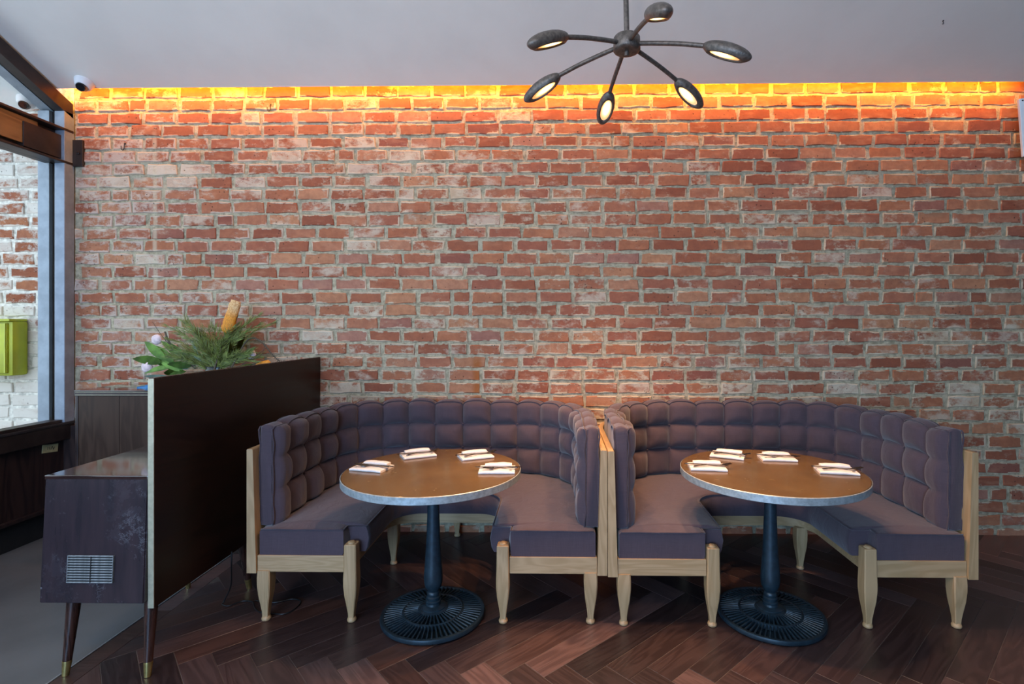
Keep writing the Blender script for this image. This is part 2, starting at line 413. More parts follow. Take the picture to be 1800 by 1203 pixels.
def build_bricks(lay, wall, y, m, centre, limit):
    for me in BRICKS:
        pass
    lay = sorted(lay, key=lambda b: math.hypot(b[0] - centre[0], b[1] - centre[1]) if centre else -b[2])
    meshes = []
    for me in BRICKS:
        c = me.copy(); c.name = 'brick'; c.materials.clear(); c.materials.append(m); meshes.append(c)
    for b in lay[:limit]:
        o = bpy.data.objects.new('brick', meshes[b[4]]); COL.objects.link(o); o.parent = wall
        o.location = (b[0], y + b[6], b[1]); o.scale = (-b[2] if b[5] else b[2], 1, b[3]); o.rotation_euler = (0, b[7], 0)
    rest = lay[limit:]
    if rest:
        vs, fs, uvs = [], [], []
        for b in rest:
            me = BRICKS[b[4]]; base = len(vs); mir = b[5]; s, c = math.sin(b[7]), math.cos(b[7])
            for v in me.vertices:
                x, z = v.co.x * b[2] * (-1 if mir else 1), v.co.z * b[3]
                vs.append((b[0] + x * c + z * s, y + b[6] + v.co.y, b[1] - x * s + z * c))
            for p in me.polygons:
                ids = list(p.vertices); us = [tuple(me.uv_layers[0].data[li].uv) for li in p.loop_indices]
                if mir: ids.reverse(); us.reverse()
                fs.append([base + i for i in ids]); uvs += us
        me = bpy.data.meshes.new('brick_field'); me.from_pydata(vs, [], fs)
        uv = me.uv_layers.new(name='UVMap')
        for i, u in enumerate(uvs): uv.data[i].uv = u
        o = link('brick_field', me, m, wall); o['kind'] = 'stuff'
def plane_wall(name, x0, x1, y0, y1, z0, z1, m):
    bm = bmesh.new(); box(bm, x0, x1, y0, y1, z0, z1); return structure(bm_obj(name, bm, m))
wall_back = plane_wall('wall_back', XG - .01, 4.6, YW, YW + .25, -.02, 3.40, M_MORTAR)
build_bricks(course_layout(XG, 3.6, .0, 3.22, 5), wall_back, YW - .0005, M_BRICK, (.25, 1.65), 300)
wall_out = plane_wall('wall_outside', -7.5, XG - .012, YW, YW + .25, -.06, 3.40, M_MORTAR_OUT)
build_bricks(course_layout(-7.45, XG - .02, .0, 3.0, 9), wall_out, YW - .0005, M_BRICK_OUT, (-3.5, 1.6), 300)
wall_out['label'] = 'sunlit whitewashed brick wall outside the window'
wall_back['label'] = 'old red brick wall behind the booths'

# ------------------------------------------------------------------ ceiling, soffit, other walls, floors
CE_Y, CE_Z, CE_S = 3.515, 3.037, .43
def ceil_z(y): return CE_Z + CE_S * (CE_Y - max(y, 1.2))
bm = bmesh.new()
pr = [(CE_Y, ceil_z(CE_Y)), (1.2, ceil_z(1.2)), (-4.2, ceil_z(1.2)), (-4.2, ceil_z(1.2) + .15), (1.2, ceil_z(1.2) + .15), (CE_Y, ceil_z(CE_Y) + .03)]
rings(bm, [[Vector((x, y, z)) for y, z in pr] for x in (XG - .06, 4.6)])
structure(bm_obj('ceiling', bm, M_CEIL), 'matte grey sloping ceiling above the brick wall')
plane_wall('trim_1', XG - .06, 4.6, 3.40, YW + .25, 3.36, 3.42, M_PAINT)
box_obj('trim_2', XG - .06, 4.6, 3.28, 3.34, 3.17, 3.40, M_PAINT)['kind'] = 'structure'
bm = bmesh.new()
so = [(YW, 2.945), (2.8, 2.945 + .43 * (YW - 2.8)), (2.8, 3.42), (YW, 3.10)]
rings(bm, [[Vector((x, y, z)) for y, z in so] for x in (-4.6, XG - .2)])
structure(bm_obj('ceiling_outside', bm, M_SOFFIT), 'white soffit outside the window')
plane_wall('wall_right', 4.6, 4.75, -4.2, YW + .25, 0, 4.3, M_PAINT)
wf = plane_wall('wall_front', -.3, 4.6, -4.3, -4.2, 0, 4.3, M_PAINT)
plane_wall('wall_front.001', XG, -.3, -4.3, -4.2, 0, .35, M_PAINT)
plane_wall('wall_front.002', XG, -.3, -4.3, -4.2, 3.4, 4.3, M_PAINT)
FX0 = -1.925
bm = bmesh.new(); box(bm, FX0, 4.6, -4.2, YW, -.1, -.0014)
floor = structure(bm_obj('floor', bm, M_SUBFLOOR), 'dark smoked oak herringbone floor')
bm = bmesh.new(); box(bm, XG - .1, -2.022, -4.2, YW, -.1, 0)
structure(bm_obj('floor_concrete', bm, M_CONCRETE), 'smooth grey concrete floor by the window')
plane_wall('floor_outside', -7.5, XG - .1, -4.2, YW, -.16, -.06, M_PAVING)
t2 = box_obj('trim_3', -2.026, -2.018, -4.2, YW, -.05, .0035, M_STRIP, bev=.001); structure(t2, 'thin metal strip between concrete and oak floor')
y = -.2
while y < YW:
    L = min(random.uniform(1.1, 1.7), YW - y)
    box_obj('plank', -2.017, FX0 - .001, y, y + L - .002, -.02, 0, M_PLANK, floor, .0012); y += L
# herringbone
PW, PL = .121, .89
def clip(poly, f):
    out = []
    for i in range(len(poly)):
        a, b = poly[i], poly[(i + 1) % len(poly)]; fa, fb = f(a), f(b)
        if fa >= 0: out.append(a)
        if (fa >= 0) != (fb >= 0):
            t = fa / (fa - fb); out.append((a[0] + (b[0] - a[0]) * t, a[1] + (b[1] - a[1]) * t))
    return out
s2 = math.sqrt(.5)
HX, HY, HA = -1.59, 2.186, R(-2)
def to_xy(u, v):
    a, b = (u + v) * s2, (v - u) * s2
    return (HX + a * math.cos(HA) - b * math.sin(HA), HY + a * math.sin(HA) + b * math.cos(HA))
X0, X1, Y0, Y1 = FX0, 3.45, .95, YW
for band in range(-4, 5):
    for k in range(-40, 60):
        tu, tv = band * PL, -band * PL
        for typ in (0, 1):
            if typ == 0: u0, v0, du, dv = k * PW + tu, k * PW + tv, PL, PW
            else: u0, v0, du, dv = k * PW + tu, k * PW + PW + tv, PW, PL
            cu, cv = u0 + du / 2, v0 + dv / 2
            g = .0009
            poly = [to_xy(u0 + g, v0 + g), to_xy(u0 + du - g, v0 + g), to_xy(u0 + du - g, v0 + dv - g), to_xy(u0 + g, v0 + dv - g)]
            for f in (lambda p: p[0] - X0, lambda p: X1 - p[0], lambda p: p[1] - Y0, lambda p: Y1 - p[1]):
                if poly: poly = clip(poly, f)
            if len(poly) < 3: continue
            ar = abs(sum(poly[i][0] * poly[(i + 1) % len(poly)][1] - poly[(i + 1) % len(poly)][0] * poly[i][1] for i in range(len(poly)))) / 2
            if ar < .004: continue
            ccx, ccy = to_xy(cu, cv); ang = (-PI / 4 if typ == 0 else PI / 4) + HA
            ca, sa = math.cos(-ang), math.sin(-ang)
            loc = [((x - ccx) * ca - (y - ccy) * sa, (x - ccx) * sa + (y - ccy) * ca) for x, y in poly]
            mx = sum(p[0] for p in loc) / len(loc); my = sum(p[1] for p in loc) / len(loc)
            bm = bmesh.new()
            def shrink(p, d): 
                return (p[0] - math.copysign(min(d, abs(p[0] - mx)), p[0] - mx), p[1] - math.copysign(min(d, abs(p[1] - my)), p[1] - my))
            rings(bm, [[Vector((x, y, -.02)) for x, y in loc], [Vector((x, y, -.0012)) for x, y in loc], [Vector((*shrink(p, .0012), 0)) for p in loc]])
            bm_obj('plank', bm, M_PLANK, floor, (ccx, ccy, random.uniform(-.0006, .0004)), (0, 0, ang))

# ------------------------------------------------------------------ window wall on the left
win = structure(empty('window_1', (XG, 1.5, .75)), 'dark steel shopfront window on the left')
def wpart(name, x0, x1, y0, y1, z0, z1, m, bev=.003):
    o = box_obj(name, x0, x1, y0, y1, z0, z1, m, None, bev)
    o.parent = win; o.location = o.location - win.location; return o
XI0, XI1, XO0, XO1, XW0, XW1 = XG - .07, XG, XG - .187, XG - .107, XG - .115, XG - .062
ZS, ZB0, ZB1 = .765, 2.545, 2.785
for i, ym in enumerate((3.585, 2.05, .5, -1.05, -2.6)):
    zt = ceil_z(ym) - .10
    wpart('mullion', XI0, XI1, ym - .03, ym + .045, ZS, zt, M_BLUEBAR if i == 0 else M_STEEL)
    wpart('mullion', XO0, XO1, ym - .03, ym + .045, ZS, zt, M_BLUEBAR if i == 0 else M_STEEL)
    wpart('mullion_web', XW0, XW1, ym - .005, ym + .045, ZS, zt, M_STEEL_IN)
# horizontal steel beam with varnished wood infill
wpart('beam_flange', XG - .14, XG + .004, -4.0, 3.622, ZB1 - .016, ZB1, M_STEEL_IN)
wpart('beam_flange', XG - .14, XG + .004, -4.0, 3.622, ZB0, ZB0 + .016, M_STEEL_IN)
wpart('beam_web', XG - .085, XG - .065, -4.0, 3.622, ZB0 + .016, ZB1 - .016, M_STEEL_IN)
wpart('beam_infill', XG - .064, XG - .03, -4.0, 3.40, ZB0 + .05, ZB1 - .02, M_INFILL)
wpart('splice_plate', XG - .064, XG - .022, 3.30, 3.615, ZB0 + .03, ZB1 - .05, M_STEEL_IN)
cl = wpart('wall_cleat', XG - .01, XG + .07, 3.615, 3.632, ZB0 - .005, ZB1 - .06, M_STEEL_IN)
bm = bmesh.new(); lathe(bm, [(.013, 0), (.013, .008), (.006, .009), (.006, .016)], 6)
b_ = bm_obj('bolt', bm, M_STEEL, cl, (.012, -.009, 0), (PI / 2, 0, 0))
# raked head
def raked(name, x0, x1, y0, y1, dz0, dz1, m):
    bm = bmesh.new()
    q = [(y0, ceil_z(y0) + dz0), (y1, ceil_z(y1) + dz0), (y1, ceil_z(y1) + dz1), (y0, ceil_z(y0) + dz1)]
    rings(bm, [[Vector((x, y, z)) - win.location for y, z in q] for x in (x0, x1)])
    return bm_obj(name, bm, m, win)
for (a, b) in ((1.2, 3.62), (-4.0, 1.2)):
    raked('head_bar', XI0, XI1, a, b, -.118, -.020, M_STEEL_IN)
    raked('head_bar', XO0, XO1, a, b, -.095, -.020, M_BLUEBAR)
    raked('head_web', XW0, XW1, a, b, -.085, -.020, M_STEEL_IN)
    p = raked('pane', XG - .093, XG - .085, a, b if b < 2 else 3.58, -.09, -.085, M_GLASS)
    for v in p.data.vertices:
        zc = ceil_z(v.co.y + win.location.y)
        if abs(v.co.z + win.location.z - (zc - .09)) < .002: v.co.z = ZB1 - win.location.z
wpart('pane', XG - .093, XG - .085, -4.0, 3.58, ZS, ZB0, M_GLASS, 0)
wpart('sill', XG - .20, XG + .006, -4.0, 3.635, ZS - .018, ZS, M_STEEL, .004)
wpart('bottom_bar', XI0 - .03, XI1 - .012, -4.0, 3.55, ZS, ZS + .02, M_STEEL_IN)
wl = box_obj('wall_left', XG - .22, XG - .05, -4.2, 3.638, .20, .645, M_PANELDARK, None, .002); structure(wl, 'dark stained panelling under the window')
ep = box_obj('end_panel', XG - .05, -3.02, 3.60, 3.639, 0, .735, M_PANELDARK, None, .002); ep.parent = wl; ep.location -= wl.location
rail = box_obj('rail', XG - .2, XG, -4.2, 3.638, .645, .747, M_STEEL_IN, None, .004); rail.parent = wl; rail.location -= wl.location
for k, yj in enumerate((3.1, 2.5, 1.9, 1.3)):
    st = box_obj('stile', XG - .06, XG - .038, yj - .03, yj + .03, .20, .645, M_PANELDARK, None, .002); st.parent = wl; st.location -= wl.location
structure(box_obj('baseboard_left', XG - .2, XG - .085, -4.2, 3.638, 0, .18, M_BLACKHOLE, None, .004), 'black recessed baseboard under the window')
mo = box_obj('trim_4', XG - .2, XG - .03, -4.2, 3.638, .178, .205, M_PANELDARK, None, .006); structure(mo)

# ------------------------------------------------------------------ booths
BW, BD = .862, 1.075
def upath(hw, y0, yb, r, ns=24, nc=34, nb=24):
    """U shaped path: left front -> back -> right front"""
    p = []
    for i in range(ns): p.append((-hw, y0 + (yb - r - y0) * i / ns))
    for i in range(nc): a = PI - PI / 2 * i / nc; p.append((-hw + r + r * math.cos(a), yb - r + r * math.sin(a)))
    for i in range(nb): p.append((-hw + r + (2 * hw - 2 * r) * i / nb, yb))
    for i in range(nc): a = PI / 2 - PI / 2 * i / nc; p.append((hw - r + r * math.cos(a), yb - r + r * math.sin(a)))
    for i in range(ns + 1): p.append((hw, yb - r + (y0 - yb + r) * i / ns))
    return p
def path_normals(p):
    out = []
    for i in range(len(p)):
        a = Vector(p[max(i - 1, 0)]); b = Vector(p[min(i + 1, len(p) - 1)]); d = (b - a).normalized()
        out.append((d.y, -d.x))   # points to the inside of the U (right of travel)
    return out
def leg_mesh(ztop, dome):
    bm = bmesh.new()
    st = [(.0135, .018), (.0150, .045), (.0205, .085), (.0275, .130), (.0315, .18), (.0318, .215), (.0300, min(ztop, .26))]
    if ztop > .27: st.append((.0285, ztop - .004)); st.append((.0255, ztop))
    rs = []
    for h, z in st:
        c = h * .16
        rs.append([Vector(q) for q in ((-h + c, -h, z), (h - c, -h, z), (h, -h + c, z), (h, h - c, z), (h - c, h, z), (-h + c, h, z), (-h, h - c, z), (-h, -h + c, z))])
    rings(bm, rs)
    lathe(bm, [(.015, 0), (.0205, .003), (.0220, .010), (.0195, .018), (.0145, .023)], 16)
    if dome: lathe(bm, [(.019, ztop - .001), (.018, ztop + .004), (.012, ztop + .009), (.003, ztop + .0105)], 16)
    bmesh.ops.recalc_face_normals(bm, faces=bm.faces)
    me = bpy.data.meshes.new('leg'); bm.to_mesh(me); bm.free()
    for p in me.polygons: p.use_smooth = True
    me.set_sharp_from_angle(angle=R(28)); me.materials.append(M_OAK); return me
LEG_TALL, LEG_SHORT = leg_mesh(.378, True), leg_mesh(.25, False)
def G(f): return max(0., 1 - abs(2 * f - 1) ** 2.5)

def make_booth():
    root = empty('curved_booth', (0, 0, 0))
    # --- oak shell
    op = upath(BW, -.028, BD, .55); nr = path_normals(op); bm = bmesh.new(); rs = []
    for (x, yy), (nx, ny) in zip(op, nr):
        tb, tt = .046, .029
        rs.append([Vector((x, yy, .240)), Vector((x, yy, .830)), Vector((x + nx * .003, yy + ny * .003, .834)), Vector((x + nx * (tt - .003), yy + ny * (tt - .003), .834)), Vector((x + nx * tt, yy + ny * tt, .830)), Vector((x + nx * tb, yy + ny * tb, .240))])
    rings(bm, rs); bm_obj('back_shell', bm, M_OAK, root, smooth=30)
    # --- rails
    for sx in (-1, 1):
        a, b = sorted((sx * .398, sx * .815))
        bm = bmesh.new(); box(bm, a, b, -.018, .012, .243, .322, .0025); bm_obj('front_rail', bm, M_OAK_X, root)
    ip = upath(.372, .032, .628, .15, 10, 14, 10); nr = path_normals(ip); bm = bmesh.new()
    rings(bm, [[Vector((x, yy, .243)), Vector((x - nx * .026, yy - ny * .026, .243)), Vector((x - nx * .026, yy - ny * .026, .322)), Vector((x, yy, .322))] for (x, yy), (nx, ny) in zip(ip, nr)])
    bm_obj('inner_rail', bm, M_OAK_X, root, smooth=30)
    for (x, yy, me) in ((-.366, 0, LEG_TALL), (.366, 0, LEG_TALL), (-.785, .005, LEG_SHORT), (.785, .005, LEG_SHORT), (-.352, .615, LEG_SHORT), (.325, .60, LEG_SHORT), (-.05, 1.035, LEG_SHORT)):
        link('leg', me, M_OAK, root, (x, yy, 0))
    # --- seat cushion
    so = upath(.808, -.012, 1.018, .50, 26, 30, 20); si = upath(.308, -.012, .565, .15, 26, 30, 20)
    fix = []
    for i, (o_, n_) in enumerate(zip(so, si)): fix.append([Vector(o_), Vector(n_)])
    # notch round the front inner leg
    def notch(seq):
        out = []; done = False
        for o_, n_ in seq:
            if n_.y < .045 and o_.y < .06:
                out.append([o_, Vector((math.copysign(.402, n_.x), n_.y))])
            else:
                if not done:
                    lo = out[-1]
                    yy = .043
                    out.append([Vector((lo[0].x, yy)), Vector((lo[1].x, yy))])
                    out.append([Vector((lo[0].x, yy + .004)), Vector((math.copysign(.312, n_.x), yy + .002))])
                    done = True
                out.append([o_, n_])
        return out
    h = len(fix) // 2
    left = notch(fix[:h]); right = notch(fix[h:][::-1])[::-1]
    st = left + right
    rs = []; edge_in = []; edge_out = []
    zb, zt = .318, .447
    for i, (o_, n_) in enumerate(st):
        d = (o_ - n_); L = d.length; d = d / L
        nz = mnoise.noise(Vector((o_.x * 3, o_.y * 3, 1))) * .004
        end = min(i, len(st) - 1 - i); e = min(1, end / 3)
        prof = [(0.006, zb), (-.004 * e, zb + .02), (-.012 * e, zb + .065), (-.006 * e, zt - .03), (0., zt - .012), (.006, zt - .003), (.016, zt + .003), (.06, zt + .010 * e + nz), (L * .5, zt + .016 * e + nz), (L - .08, zt + .010 * e), (L - .012, zt), (L, zt - .012), (L, zb)]
        rs.append([Vector((n_.x + d.x * a, n_.y + d.y * a, z)) for a, z in prof])
        edge_in.append(Vector((n_.x + d.x * .001, n_.y + d.y * .001, zt - .003)))
    bm = bmesh.new(); rings(bm, rs)
    seat = bm_obj('seat_cushion', bm, M_FABRIC, root, smooth=42)
    bm = bmesh.new()
    # piping along inner edge and across both front edges
    def dedupe(ps):
        out = [ps[0]]
        for p in ps[1:]:
            if (p - out[-1]).length > .004: out.append(p)
        return out
    fr = lambda s, x: Vector((s * x, -.015, zt - .001 + mnoise.noise(Vector((x * 9, s, 3))) * .0025))
    pp = [fr(-1, x) for x in (.80, .72, .64, .56, .48, .42)] + edge_in + [fr(1, x) for x in (.42, .48, .56, .64, .72, .80)]
    tube(bm, dedupe(pp), .0036, 6); bm_obj('piping', bm, M_PIPING, seat, smooth=180)
    # --- tufted back cushion
    T = .064; zb, zt = .452, .918; rows = [0, .36, .69, 1.]
    cp = upath(.826, .028, 1.036, .515, 60, 70, 64); nr = path_normals(cp)
    S = [0.]
    for a, b in zip(cp, cp[1:]): S.append(S[-1] + math.hypot(b[0] - a[0], b[1] - a[1]))
    tot = S[-1]; e0 = .125; ncol = 16; pit = (tot - 2 * e0) / ncol
    NI = 36; rs = []; tin = []; tout = []; bin_ = []
    for i, ((x, yy), (nx, ny)) in enumerate(zip(cp, nr)):
        s = S[i]; c = (s - e0) / pit
        if c < 0: gu = min(1, (.45 + .55 * s / e0)); gu = G(.5 + .5 * max(0, (1 - (1 + c * pit / e0))) ** 1) if False else (1 - max(0, 1 - (e0 - s) / .05) ** 2.4)
        elif c > ncol: gu = 1 - max(0, 1 - (s - (tot - e0)) / .05) ** 2.4
        else: gu = G(c - math.floor(c))
        endf = min(1, min(s, tot - s) / .03); endf = math.sqrt(endf)
        cell = math.floor(c)
        wv = mnoise.noise(Vector((s * 5, 7, 0))) * .006
        ztop = zt + (.030 + .008 * mnoise.cell(Vector((cell * 7.7, 1, 0)))) * math.sqrt(gu) - .018 + wv
        ring = []
        ob = .004 * gu
        for f in (0, .25, .5, .75, .95): ring.append((-ob * (1 if 0 < f < .9 else 0), zb + (ztop - zb) * f))
        for f, dz in ((.04, .004), (.3, .012), (.5, .014), (.72, .011), (.96, .003)): ring.append((T * f, ztop + dz * (.3 + .7 * gu) - .002))
        tin_i = None
        for k in range(NI + 1):
            f = 1 - k / NI
            r_ = max(j for j in range(3) if f >= rows[j] - 1e-9) if f < 1 else 2
            fv = (f - rows[r_]) / (rows[r_ + 1] - rows[r_]); gv = G(min(1, max(0, fv)))
            if r_ == 2 and fv > .5: gv = max(gv, 1 - (max(0, 2 * fv - 1)) ** 5)
            if r_ == 0 and fv < .5: gv = max(gv, 1 - (1 - 2 * fv) ** 5)
            gg = (gu ** .62) * (gv ** .62) * (.88 + .24 * mnoise.cell(Vector((cell * 3.3, r_ * 5.1, 0))))
            if c < 0 or c > ncol:  # plain end panels, only faint creases
                k2 = min(1, (e0 - s if c < 0 else s - tot + e0) / .06); gg = gg * (1 - k2) + k2 * (.55 + .25 * gv)
            hgt = .058 * gg * endf + mnoise.noise(Vector((s * 14, f * 8, 2))) * .0035 * endf
            z = zb + (ztop - zb) * f
            ring.append((T - .004 + hgt, z))
        ring.append((T * .5, zb - .004))
        rs.append([Vector((x + nx * d, yy + ny * d, z)) for d, z in ring])
        q = lambda d, z: Vector((x + nx * d, yy + ny * d, z))
        tin.append(q(T + .002 + .004 * gu, ztop + .001)); tout.append(q(-.001, ztop + .001)); bin_.append(q(T + .001, zb + .004))
    bm = bmesh.new(); vs = rings(bm, rs, True, False, False)
    # puffed, wrinkled end faces
    for vv, s_ in ((vs[0], -1), (vs[-1], -1)):
        inset = []
        cx = sum(v.co.x for v in vv) / len(vv)
        for v in vv:
            inset.append(bm.verts.new((cx + (v.co.x - cx) * .86, v.co.y + s_ * (.007 + .004 * mnoise.noise(Vector((v.co.x * 20, 0, v.co.z * 28)))), .685 + (v.co.z - .685) * .975)))
        n = len(vv)
        for i in range(n): bm.faces.new((vv[i], vv[(i + 1) % n], inset[(i + 1) % n], inset[i]))
        # zip across: outer side (0..9) against inner side
        out_side = inset[:10]; in_side = inset[10:][::-1]
        bm.faces.new(inset)
    back = bm_obj('back_cushion', bm, M_FABRIC, root, smooth=60)
    bm = bmesh.new()
    wob = lambda p, i: Vector((p.x + .002 * math.sin(i * 1.7), p.y - .006, p.z))
    zz = [zb + (zt - zb) * k / 14 for k in range(15)]
    for line, d in ((tin, T + .001), (tout, 0)):
        x0, y0 = cp[0]; x1, y1 = cp[-1]
        l0 = [wob(Vector((x0 + nr[0][0] * d + .003 * math.sin(z * 40), y0, z)), i) for i, z in enumerate(zz)]
        l1 = [wob(Vector((x1 + nr[-1][0] * d + .003 * math.sin(z * 37), y1, z)), i) for i, z in enumerate(zz[::-1])]
        tube(bm, dedupe(l0 + line + l1), .0038, 6)
    bm_obj('piping', bm, M_PIPING, back, smooth=180)
    bm = bmesh.new()
    for c in range(ncol + 1):
        s = e0 + c * pit
        i = min(range(len(S)), key=lambda k: abs(S[k] - s))
        for r_ in (rows[1], rows[2]):
            d = T + .002; z = zb + (zt - zb) * r_
            m4 = Matrix.Translation((cp[i][0] + nr[i][0] * d, cp[i][1] + nr[i][1] * d, z))
            bmesh.ops.create_icosphere(bm, subdivisions=1, radius=.007, matrix=m4)
    bt = bm_obj('tuft_buttons', bm, M_PIPING, back, smooth=180); bt['kind'] = 'stuff'
    return root
booth = make_booth(); booth.location = (-.620, 2.525, 0)
tag(booth, 'plum tufted oak-framed curved booth beside the dark divider panel', 'booth', 'curved booths')
booth2 = copy_tree(booth); booth2.location = (1.107, 2.512, 0)
booth2['label'] = 'plum tufted oak-framed curved booth farther from the window, bare brick at its far end'

# ------------------------------------------------------------------ tables
TZ = .722; TR = .428
def make_table():
    root = empty('round_table', (0, 0, 0))
    bm = bmesh.new(); lathe(bm, [(TR - .004, TZ - .003), (TR - .006, TZ), (.2, TZ), (.02, TZ)], 96); bm_obj('tabletop', bm, M_TOP, root, smooth=30)
    bm = bmesh.new(); lathe(bm, [(.05, TZ - .036), (TR - .004, TZ - .036), (TR, TZ - .033), (TR, TZ - .003), (TR - .0035, TZ - .001)], 96, True, False)
    bm_obj('rim', bm, M_ZINC, root, smooth=30)
    pf = [(.060, .046), (.060, .054), (.046, .060), (.036, .062), (.034, .072), (.037, .076), (.037, .082), (.031, .086), (.034, .092), (.034, .100), (.028, .105), (.031, .112), (.031, .121), (.0265, .127), (.0285, .135), (.033, .141),
          (.040, .152), (.0445, .170), (.0455, .195), (.0440, .225), (.0405, .270), (.0365, .330), (.0330, .400), (.0300, .480), (.0280, .560), (.0272, .620), (.0268, .632), (.0330, .636), (.0340, .644), (.0300, .650), (.0300, .672), (.09, .676), (.09, .687)]
    bm = bmesh.new(); lathe(bm, pf, 40); bm_obj('pedestal', bm, M_IRON, root, smooth=40)
    bm = bmesh.new()
    lathe(bm, [(.236, .006), (.249, .008), (.252, .018), (.249, .027), (.240, .029), (.232, .026), (.230, .014)], 72, True, False)
    lathe(bm, [(.136, .014), (.136, .036), (.142, .0385), (.149, .036), (.150, .014)], 56, False, False)
    lathe(bm, [(.048, .012), (.072, .014), (.074, .044), (.062, .050), (.048, .050)], 40, False, False)
    lathe(bm, [(.0, .011), (.232, .011)], 48, False, False)
    base = bm_obj('base', bm, M_IRON, root, smooth=40)
    bm = bmesh.new()
    for n, r0, r1, z0, z1 in ((64, .147, .233, .0365, .027), (40, .072, .139, .046, .038)):
        for k in range(n):
            a = 2 * PI * (k + .5) / n; d = Vector((math.cos(a), math.sin(a), 0)); t = Vector((-d.y, d.x, 0)); U = Vector((0, 0, 1)); rs = []
            for r, z, hw in ((r0, z0, .0032 if n == 64 else .0026), (r1, z1, .0046 if n == 64 else .0042)):
                c = d * r
                rs.append([c - t * hw + U * (z - .014), c - t * hw + U * (z - .003), c - t * hw * .5 + U * z, c + t * hw * .5 + U * z, c + t * hw + U * (z - .003), c + t * hw + U * (z - .014)])
            rings(bm, rs)
    rb = bm_obj('radial_ribs', bm, M_IRON, base); rb['kind'] = 'stuff'
    for k in range(4):
        a = PI / 4 + k * PI / 2
        bm = bmesh.new(); lathe(bm, [(.014, 0), (.016, .002), (.014, .008)], 16); bm_obj('glide_foot', bm, M_CABLE, base, (.21 * math.cos(a), .21 * math.sin(a), 0))
    return root
table = make_table(); table.location = (-.602, 2.572, 0); table.rotation_euler = (0, 0, R(20))
tag(table, 'round bronze-topped pedestal table in the booth beside the divider panel', 'table', 'pedestal tables')
table2 = copy_tree(table); table2.location = (1.048, 2.592, 0); table2.rotation_euler = (0, 0, R(71))
table2['label'] = 'round bronze-topped pedestal table in the booth farther from the window'

# ------------------------------------------------------------------ napkins and cutlery
def napkin_part(name, L, W, H, parent, off, wave, seed):
    """a folded cloth pad: rounded fold along the near edge, loose layers at the far edge"""
    bm = bmesh.new(); rs = []
    for i in range(13):
        x = -L / 2 + L * i / 12; q = mnoise.noise(Vector((x * 22, seed, 0))); pinch = 1 - .25 * (abs(i - 6) / 6) ** 3
        h = H * pinch * (1 + .18 * q); dy = .004 * mnoise.noise(Vector((x * 16, seed, 5)))
        r = h / 2; pr_ = []
        for k in range(7):
            a = -PI / 2 - PI * k / 6; pr_.append((-W / 2 + r + r * math.cos(a) + dy, r + r * math.sin(a)))
        for k in range(1, 6):
            f = k / 6; pr_.append((-W / 2 + r + (W - r) * f, h + wave * math.sin(PI * f) * (.6 + .4 * q)))
        pr_ += [(W / 2 + dy, h * .95), (W / 2 - .003 + dy, h * .62), (W / 2 + .002 + dy, h * .55), (W / 2 - .003 + dy, h * .3), (W / 2 + dy, .0)]
        rs.append([Vector((x, a, b)) for a, b in pr_])
    rings(bm, rs)
    return bm_obj(name, bm, M_NAPKIN, parent, off, smooth=50)
def outline_solid(pts, th):
    bm = bmesh.new()
    vs = [bm.verts.new((x, y, 0)) for x, y in pts]; f = bm.faces.new(vs)
    r = bmesh.ops.extrude_face_region(bm, geom=[f])
    for v in r['geom']:
        if isinstance(v, bmesh.types.BMVert): v.co.z += th
    bmesh.ops.triangulate(bm, faces=[f for f in bm.faces if len(f.verts) > 4])
    return bm
def fork_mesh():
    top = [(-.095, .003), (-.090, .0065), (-.07, .0058), (-.03, .0035), (.015, .0030), (.035, .0045), (.045, .0100), (.056, .0115)]
    pts = [(x, y) for x, y in top]
    w = .0115
    tines = []
    for k in range(4):
        y1 = w - k * (2 * w / 3.7); y0 = y1 - .0042
        tines += [(.092, y1 - .0006), (.094, (y1 + y0) / 2), (.092, y0 + .0006)]
        if k < 3: tines += [(.060, y0), (.060, y0 - .0018)]
    pts += tines + [(x, -y) for x, y in top[::-1]]
    bm = outline_solid(pts, .0022)
    for v in bm.verts:
        x = v.co.x; v.co.z += .010 * max(0, (x - .03) / .064) ** 1.4 - .0 + .004 * math.sin(max(0, (x + .095) / .125) * PI) * (x < .03)
    bmesh.ops.recalc_face_normals(bm, faces=bm.faces)
    me = bpy.data.meshes.new('fork'); bm.to_mesh(me); bm.free(); me.materials.append(M_CUTLERY); return me
def knife_mesh():
    pts = [(-.105, .0), (-.102, .006), (-.06, .0065), (-.01, .0048), (.0, .0062), (.012, .0088), (.06, .0088), (.09, .0060), (.105, -.001), (.106, -.005), (.0, -.0052), (-.01, -.0045), (-.06, -.0062), (-.102, -.006)]
    bm = outline_solid(pts, .0028)
    for v in bm.verts:
        if v.co.x > 0 and v.co.z > .001: v.co.z = .0018
    bmesh.ops.recalc_face_normals(bm, faces=bm.faces)
    me = bpy.data.meshes.new('knife'); bm.to_mesh(me); bm.free(); me.materials.append(M_CUTLERY); return me
FORK, KNIFE = fork_mesh(), knife_mesh()
